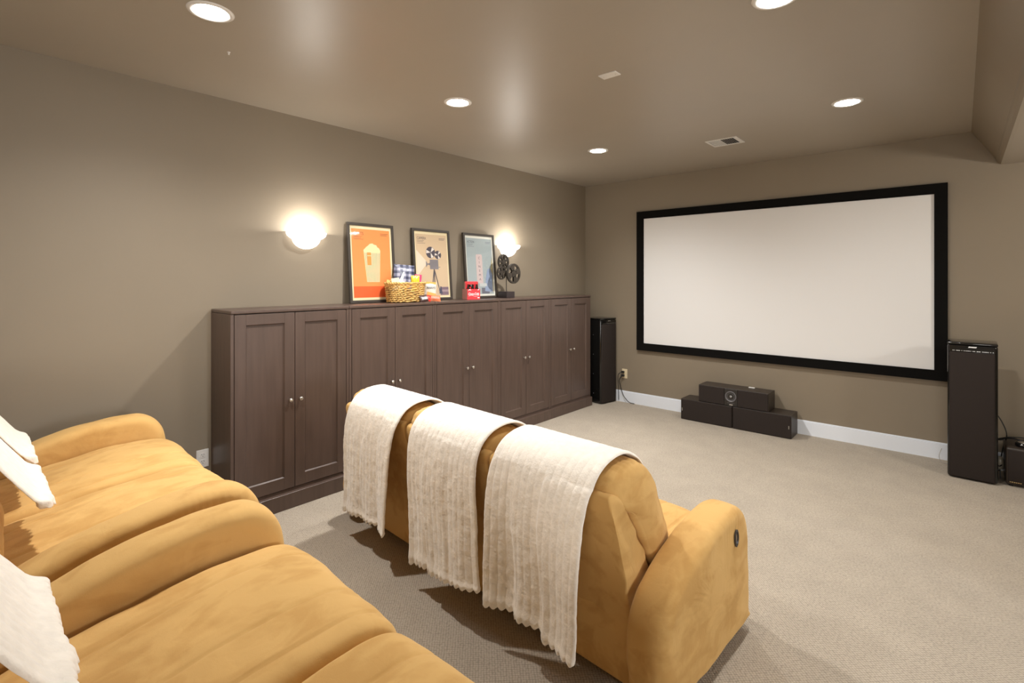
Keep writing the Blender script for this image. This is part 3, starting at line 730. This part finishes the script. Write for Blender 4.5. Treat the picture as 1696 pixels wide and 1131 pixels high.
def p_camera(p, W_, H_):
    caption(p, 'CAMERA', M_GREYINK, W_, H_, .72)
    poly(p, 'beam', [(.150, .33), (.150, .36), (.041, .46), (.041, .22)], mat('light_beam', (.72, .62, .48), .7), .5)
    poly(p, 'floor_band', [(.30, .045), (W_ - .041, .045), (W_ - .041, .12), (.30, .12)], mat('plum_ink', (.20, .13, .16), .7), .5)
    poly(p, 'floor_band', [(.28, .075), (W_ - .041, .075), (W_ - .041, .095), (.28, .095)], mat('mauve_ink', (.36, .26, .27), .7), .8)
    mg = mat('camera_grey', (.20, .18, .19), .7); md = mat('reel_dark', (.07, .06, .075), .7); ml = mat('reel_light', (.72, .66, .60), .7)
    poly(p, 'camera_body', [(.190, .285), (.290, .285), (.290, .375), (.190, .375)], mg, 1.5)
    poly(p, 'camera_lens', [(.190, .320), (.190, .345), (.165, .335), (.145, .362), (.145, .300), (.165, .328)], mg, 1.6)
    poly(p, 'crank', [(.290, .303), (.312, .303), (.312, .309), (.290, .309)], mg, 1.6)
    for cx, cz, r in ((.205, .440, .054), (.290, .420, .040)):
        poly(p, 'reel', circ(cx, cz, r), md, 1)
        for k in range(3):
            a = 2 * math.pi * k / 3 + .9
            poly(p, 'spoke', [(cx, cz)] + [(cx + r * .95 * math.cos(a + q), cz + r * .95 * math.sin(a + q)) for q in (-.32, -.1, .1, .32)], ml, 2)
        poly(p, 'hub', circ(cx, cz, r * .2, 14), mg, 3)
    for x2 in (.195, .237, .300): poly(p, 'tripod_leg', [(.232, .285), (.244, .285), (x2 + .004, .06), (x2 - .004, .06)], md, 1.2)
    poly(p, 'tripod_shade', [(.285, .06), (.325, .055), (.312, .125), (.300, .125)], mat('navy_ink', (.06, .06, .10), .7), 1.3)
def p_action(p, W_, H_):
    caption(p, 'ACTION', M_SLATE, W_, H_, .72)
    poly(p, 'curtain', [(.36, .06), (W_ - .041, .06), (W_ - .041, .44), (.385, .37), (.365, .28)], mat('mustard_ink', (.42, .36, .18), .7), .6)
    poly(p, 'figure', [(.27, .07), (.385, .06), (.39, .24), (.36, .31), (.32, .29), (.29, .20)], mat('dusty_blue_ink', (.24, .30, .42), .7), 1)
    poly(p, 'sign', [(.165, .15), (.165, .43), (.172, .445), (.245, .445), (.252, .43), (.252, .15)], mat('sign_pink', (.56, .45, .43), .7), 1.3)
    poly(p, 'sign_foot', [(.20, .12), (.30, .12), (.30, .15), (.20, .15)], mat('sign_foot', (.50, .52, .50), .7), 1.1)
    b = BM()
    for i in range(20):
        z = .165 + i * .0135; cyl(b, (.182, -.0032, z), .0016, .0006, 'y', 8); cyl(b, (.235, -.0032, z), .0016, .0006, 'y', 8)
    obj('sign_bulbs', b, M_BROWNINK, p)
    for i, ch in enumerate('CINEMA'): text('sign_letter', ch, .036, (.209, -.003, .395 - i * .043), M_GREYINK, p, align='CENTER')
    poly(p, 'building', [(.225, .045), (.335, .045), (.335, .105), (.225, .105)], mat('building_grey', (.12, .12, .15), .7), .9)
poster('framed orange movie poster reading LIGHTS with a popcorn tub', 2.147, M_CREAM, (.86, .27, .07), p_popcorn)
poster('framed tan movie poster reading CAMERA with a film camera', 2.787, M_CREAM, (.62, .46, .29), p_camera)
poster('framed blue-grey movie poster reading ACTION with a CINEMA sign', 3.407, M_PALE, (.33, .38, .38), p_action)

# ------------------------------------------------------------------ film reel sculpture
t = thing('reel_sculpture', 'dark bronze film reel sculpture with three reels on a square base', 'sculpture', (-3.545, 3.90, CTOP), (0, 0, R(90)))
b = BM(); box(b, -.062, .062, -.062, .062, 0, .066, .002); obj('base', b, M_BASE, t)
b = BM(); cyl(b, (0, 0, .066 + .09), .0045, .18, n=14); box(b, -.09, .085, -.004, .018, .245, .253); box(b, -.037, -.029, .008, .016, .25, .37); obj('rod', b, M_REEL, t)
def reel(parent, cx, cy, cz, r, ns, w_=.022, hole=.62):
    b = BM(); n = 64
    def ringpoly(y):
        return y
    for y0, y1 in ((cy - w_ / 2, cy - w_ / 2 + .004), (cy + w_ / 2 - .004, cy + w_ / 2)):
        lathe(b, [(r * .82, -y0), (r * .97, -y0), (r, -(y0 + y1) / 2), (r * .97, -y1), (r * .82, -y1), (r * .82, -y0)], c=(cx, 0, cz), n=n, axis='y')
        lathe(b, [(r * .08, -y0), (r * .36, -y0), (r * .36, -y1), (r * .08, -y1), (r * .08, -y0)], c=(cx, 0, cz), n=32, axis='y')
        for k in range(ns):
            a = 2 * math.pi * k / ns + .35; hw = math.pi / ns * .62; pts = []
            for q in (-1, -.5, 0, .5, 1): pts.append((cx + r * .84 * math.cos(a + hw * q * .85), cz + r * .84 * math.sin(a + hw * q * .85)))
            for q in (1, 0, -1): pts.append((cx + r * .30 * math.cos(a + hw * q), cz + r * .30 * math.sin(a + hw * q)))
            prism(b, pts, y0, y1)
    cyl(b, (cx, cy, cz), r * .30, w_ * .9, 'y', 24)
    return obj('reel', b, M_REEL, parent, False)
reel(t, .072, -.035, .252, .105, 4); reel(t, -.033, .012, .372, .082, 7, .018); reel(t, -.075, .0, .258, .068, 5, .018)

# ------------------------------------------------------------------ basket and snacks
M_WICK = mat('golden_wicker', (.60, .36, .11), .6, var=.35, vscale=25, bump=.2)
t = thing('wicker_basket', 'golden woven wicker basket of snacks between the first two posters', 'basket', (-3.52, 2.60, CTOP))
def rr(a, hx, hy, e=.62):   # superellipse, long axis along y
    c, s = math.cos(a), math.sin(a); return hx * abs(c) ** e * (1 if c >= 0 else -1), hy * abs(s) ** e * (1 if s >= 0 else -1)
b = BM(); rows_ = 9; ns = 30
for k in range(rows_):
    z = .012 + k * .0165; pts = []
    for i in range(ns * 2):
        a = 2 * math.pi * i / (ns * 2); sp = .004 * (1 if (i // 1 + k) % 2 else -1); g = 1 + .12 * k / rows_
        x, y = rr(a, .080 * g + sp, .155 * g + sp); pts.append((x, y, z + .003 * math.sin(i * 1.57 + k)))
    tube(b, pts, .0072, 6, ns * 5, True)
obj('weave', b, M_WICK, t, True)
b = BM()
for i in range(ns):
    a = 2 * math.pi * i / ns; x, y = rr(a, .080, .155); x2, y2 = rr(a, .090, .173)
    tube(b, [(x, y, .004), ((x + x2) / 2, (y + y2) / 2, .08), (x2, y2, .156)], .0035, 6, 6)
obj('stakes', b, M_WICK, t, True)
b = BM()
for ph in (0, math.pi):
    pts = []
    for i in range(72):
        a = 2 * math.pi * i / 72; q = math.sin(i * 1.3 + ph) * .005; x, y = rr(a, .091 + q, .174 + q); pts.append((x, y, .160 + .005 * math.cos(i * 1.3 + ph)))
    tube(b, pts, .0075, 6, 220, True)
obj('rim', b, M_WICK, t, True)
b = BM(); n = 40; ring0 = [b.verts.new((*rr(2 * math.pi * i / n, .072, .146), .006)) for i in range(n)]; ring1 = [b.verts.new((*rr(2 * math.pi * i / n, .078, .158), .10)) for i in range(n)]
b.faces.new(ring0)
for i in range(n): b.faces.new((ring0[i], ring0[(i + 1) % n], ring1[(i + 1) % n], ring1[i]))
obj('lining', b, mat('dark_wicker_inside', (.22, .11, .04), .8), t)

def bagmesh(w_, h_, th, n=18, seed=0, crimp=.06):
    b = BM(); F = []; Bk = []
    for i in range(n + 1):
        v = i / n; rf, rb = [], []
        for j in range(n + 1):
            u = j / n; f = (math.sin(math.pi * min(1, max(0, (v - crimp) / (1 - 2 * crimp)))) ** .5) * math.sin(math.pi * u) ** .6 if crimp < v < 1 - crimp else 0
            tt = th / 2 * f + .0012; q = .004 * noise.noise(Vector((u * 6 + seed, v * 6, seed)))
            x = (u - .5) * w_ * (1 - .06 * f); z = v * h_
            rf.append(b.verts.new((x, -tt + q, z))); rb.append(b.verts.new((x, tt + q, z)))
        F.append(rf); Bk.append(rb)
    for i in range(n):
        for j in range(n):
            b.faces.new((F[i][j], F[i][j + 1], F[i + 1][j + 1], F[i + 1][j])); b.faces.new((Bk[i][j], Bk[i + 1][j], Bk[i + 1][j + 1], Bk[i][j + 1]))
        b.faces.new((F[i][0], F[i + 1][0], Bk[i + 1][0], Bk[i][0])); b.faces.new((F[i][-1], Bk[i][-1], Bk[i + 1][-1], F[i + 1][-1]))
    for j in range(n):
        b.faces.new((F[0][j], Bk[0][j], Bk[0][j + 1], F[0][j + 1])); b.faces.new((F[-1][j], F[-1][j + 1], Bk[-1][j + 1], Bk[-1][j]))
    return b
def plaid():
    m = mat('navy_plaid', (.3, .3, .36), .35); N, L = nodes(m); bs = N['Principled BSDF']; tc = N.new('ShaderNodeTexCoord')
    def wv(d):
        w_ = N.new('ShaderNodeTexWave'); w_.bands_direction = d; w_.inputs['Scale'].default_value = 6.5; L.new(tc.outputs['Object'], w_.inputs['Vector'])
        g = N.new('ShaderNodeMath'); g.operation = 'GREATER_THAN'; g.inputs[1].default_value = .5; L.new(w_.outputs['Fac'], g.inputs[0]); return g
    a, c = wv('X'), wv('Z'); ad = N.new('ShaderNodeMath'); ad.operation = 'ADD'; L.new(a.outputs[0], ad.inputs[0]); L.new(c.outputs[0], ad.inputs[1])
    cr = N.new('ShaderNodeValToRGB'); e = cr.color_ramp.elements; cr.color_ramp.interpolation = 'CONSTANT'
    e[0].position = 0; e[0].color = (.42, .42, .50, 1); e[1].position = .25; e[1].color = (.14, .15, .22, 1); x = e.new(.75); x.color = (.025, .03, .07, 1)
    h = N.new('ShaderNodeMath'); h.operation = 'MULTIPLY'; h.inputs[1].default_value = .5; L.new(ad.outputs[0], h.inputs[0])
    L.new(h.outputs[0], cr.inputs[0]); L.new(cr.outputs[0], bs.inputs['Base Color']); return m
M_TXTW = mat('white_print', (.85, .85, .85), .5)
def bag(name, label, cat, w_, h_, th, m, loc, rot, seed=0, group=None):
    o = obj(name, bagmesh(w_, h_, th, seed=seed), m, None, True); o.location = loc; o.rotation_euler = rot
    return tag(o, label, cat, group)
zb = CTOP
o = bag('snack_bag', 'navy and white plaid snack bag standing tall in the basket', 'snack bag', .175, .235, .05, plaid(), (-3.555, 2.605, zb + .085), (R(-8), R(4), R(66)), 1)
text('bag_lettering', 'Quest', .048, (-.030, -.0285, .055), M_TXTW, o, bold=.0015)
b = BM(); prism(b, [(-.06, .05), (-.02, .05), (.0, .17), (-.012, .17)], -.030, -.0265); obj('white_peak', b, M_TXTW, o)
b = BM(); prism(b, [(.035, .03), (.062, .03), (.062, .085), (.035, .085)], -.030, -.024); obj('blue_patch', b, mat('blue_patch', (.06, .07, .35), .4), o)
o = bag('snack_bag', 'bright yellow snack bag at the right of the basket', 'snack bag', .07, .13, .03, mat('yellow_foil', (.85, .58, .03), .3), (-3.50, 2.69, zb + .095), (0, 0, R(60)), 2)
o = bag('snack_bag', 'pink and purple snack bag behind the yellow bag in the basket', 'snack bag', .06, .14, .03, mat('pink_foil', (.72, .05, .16), .3, var=.5, vscale=30), (-3.535, 2.735, zb + .095), (0, R(5), R(60)), 3)
t = thing('snack_box', 'cream snack box with small red print at the left of the basket', 'snack box', (-3.50, 2.50, zb + .10), (R(-10), R(-8), R(55)))
b = BM(); box(b, -.032, .032, -.012, .012, 0, .105, .002); obj('carton', b, mat('cream_carton', (.82, .72, .48), .5), t)
b = BM()
for i in range(4): box(b, -.014 + i * .008, -.009 + i * .008, -.0128, -.012, .052, .060)
obj('red_print', b, mat('dark_red_print', (.35, .03, .03), .5), t)
bag('wrapped_snack', 'round golden wrapped snack on the left rim of the basket', 'snack', .11, .075, .05, mat('golden_wrap', (.75, .50, .18), .35, var=.2, vscale=20), (-3.545, 2.475, zb + .125), (R(-35), R(5), R(40)), 5)
bag('wrapped_snack', 'orange wrapped snack lying inside the basket rim', 'snack', .11, .06, .04, mat('orange_wrap', (.75, .33, .08), .35, var=.2, vscale=20), (-3.475, 2.555, zb + .125), (R(-50), 0, R(70)), 6)
o = bag('snack_bag', 'white and yellow snack bag leaning at the right end of the basket', 'snack bag', .10, .15, .035, mat('white_foil', (.62, .58, .50), .3), (-3.49, 2.845, zb + .022), (R(-8), R(4), R(62)), 8)
text('bag_lettering', "MARY'S", .024, (-.040, -.021, .088), M_SLATE, o, bold=.0005)
b = BM(); prism(b, [(-.045, .0), (.045, .0), (.045, .045), (-.03, .06)], -.022, -.012); obj('orange_swirl', b, mat('orange_print', (.85, .35, .08), .4), o)
b = BM(); prism(b, [(-.045, .13), (.045, .13), (.045, .149), (-.045, .149)], -.008, .006); obj('gold_top', b, mat('gold_print', (.55, .38, .08), .4), o)
def squig(parent, m, w_, h_, y, z0, seed):
    rnd = random.Random(seed); b = BM(); x = -w_ / 2
    while x < w_ / 2:
        tube(b, [(x, y, z0), (x + .004, y, z0 + h_), (x + .008, y, z0 + h_ * rnd.uniform(.1, .4))], .0018, 5, 7); x += rnd.uniform(.009, .013)
    obj('lettering', b, m, parent)
o = bag('candy_packet', 'dark brown candy packet with white lettering lying before the basket', 'candy', .075, .062, .028, mat('brown_wrapper', (.07, .035, .03), .35), (-3.402, 2.715, zb + .002), (R(-22), R(-8), R(80)), 9)
squig(o, M_TXTW, .05, .026, -.016, .016, 3)
o = bag('candy_packet', 'red candy packet lying between the brown and the orange packets', 'candy', .05, .06, .026, mat('red_wrapper', (.72, .04, .02), .35), (-3.425, 2.765, zb + .006), (R(-30), R(12), R(60)), 10)
o = bag('candy_packet', 'salmon-orange candy packet lying nearest the red bottle carrier', 'candy', .105, .058, .03, mat('salmon_wrapper', (.78, .20, .08), .35, var=.3, vscale=40), (-3.425, 2.845, zb + .004), (R(-28), R(6), R(72)), 11)
squig(o, mat('pink_print', (.85, .50, .42), .5), .075, .024, -.017, .014, 8)

# red carrier of cola bottles
t = thing('bottle_carrier', 'red cardboard Coca-Cola bottle carrier between the second and third posters', 'bottle carrier', (-3.53, 3.38, zb), (0, 0, R(72)))
M_RED = mat('cola_red', (.75, .035, .045), .4); M_RED2 = mat('cola_side', (.50, .22, .18), .5)
b = BM(); W_, D_ = .068, .056; tk = .0015
for q in ((-W_, W_, -D_, -D_ + tk), (-W_, W_, D_ - tk, D_)): box(b, *q, .001, .100)
box(b, -W_ + tk, W_ - tk, -D_ + tk, D_ - tk, .001, .0025)
obj('carton', b, M_RED, t)
b = BM()
for x0, x1 in ((-W_, -W_ + tk), (W_ - tk, W_)):
    vs = box(b, x0, x1, -D_ + tk, D_ - tk, .001, .10)
    box(b, x0, x1, -.014, .014, .10, .165)
obj('side_panels', b, M_RED2, t)
b = BM(); box(b, -W_, W_, -.001, .001, .0025, .120); box(b, -W_, -.03, -.001, .001, .12, .160); box(b, .03, W_, -.001, .001, .12, .160); box(b, -W_, W_, -.003, .003, .142, .172, .001); obj('handle', b, M_RED, t)
text('carton_lettering', 'Coca-Cola', .032, (-.060, -D_ - .0006, .044), M_TXTW, t, shear=.35, bold=.0008, sx=.82)
b = BM()
tube(b, [(-.055, -D_ - .001, .034), (-.02, -D_ - .001, .040), (.02, -D_ - .001, .030), (.055, -D_ - .001, .040)], .0014, 5)
tube(b, [(-.055, -D_ - .001, .086), (-.045, -D_ - .001, .094), (-.03, -D_ - .001, .088)], .004, 5); tube(b, [(.04, -D_ - .001, .090), (.055, -D_ - .001, .094)], .004, 5)
box(b, .040, .062, -D_ - .0012, -D_, .012, .022); obj('white_swirl', b, M_TXTW, t)
M_COLA = mat('cola_glass', (.018, .008, .006), .08, spec=.6)
bt = None
lb = ('dark glass cola bottle at the front left of the red carrier', 'dark glass cola bottle at the front centre of the red carrier', 'dark glass cola bottle at the front right of the red carrier',
      'dark glass cola bottle at the rear left of the red carrier', 'dark glass cola bottle at the rear centre of the red carrier', 'dark glass cola bottle at the rear right of the red carrier')
k = 0; rz = t.rotation_euler.z
for yy in (-.028, .028):
    for xx in (-.044, 0, .044):
        p = Vector(t.location) + Matrix.Rotation(rz, 3, 'Z') @ Vector((xx, yy, .003))
        if bt is None:
            bt = thing('cola_bottle', lb[0], 'bottle', p, group='cola bottles in the red carrier')
            b = BM(); lathe(b, [(.0001, 0), (.018, 0), (.0195, .006), (.0195, .03), (.017, .05), (.0195, .075), (.018, .095), (.011, .12), (.0085, .135), (.0085, .146), (.0001, .146)], n=20); obj('glass_body', b, M_COLA, bt, True)
            b = BM(); lathe(b, [(.0095, .140), (.0105, .142), (.010, .150), (.0001, .151)], n=20); obj('cap', b, mat('cap_red', (.55, .05, .04), .3), bt, True)
        else: dup(bt, p, lb[k])
        k += 1
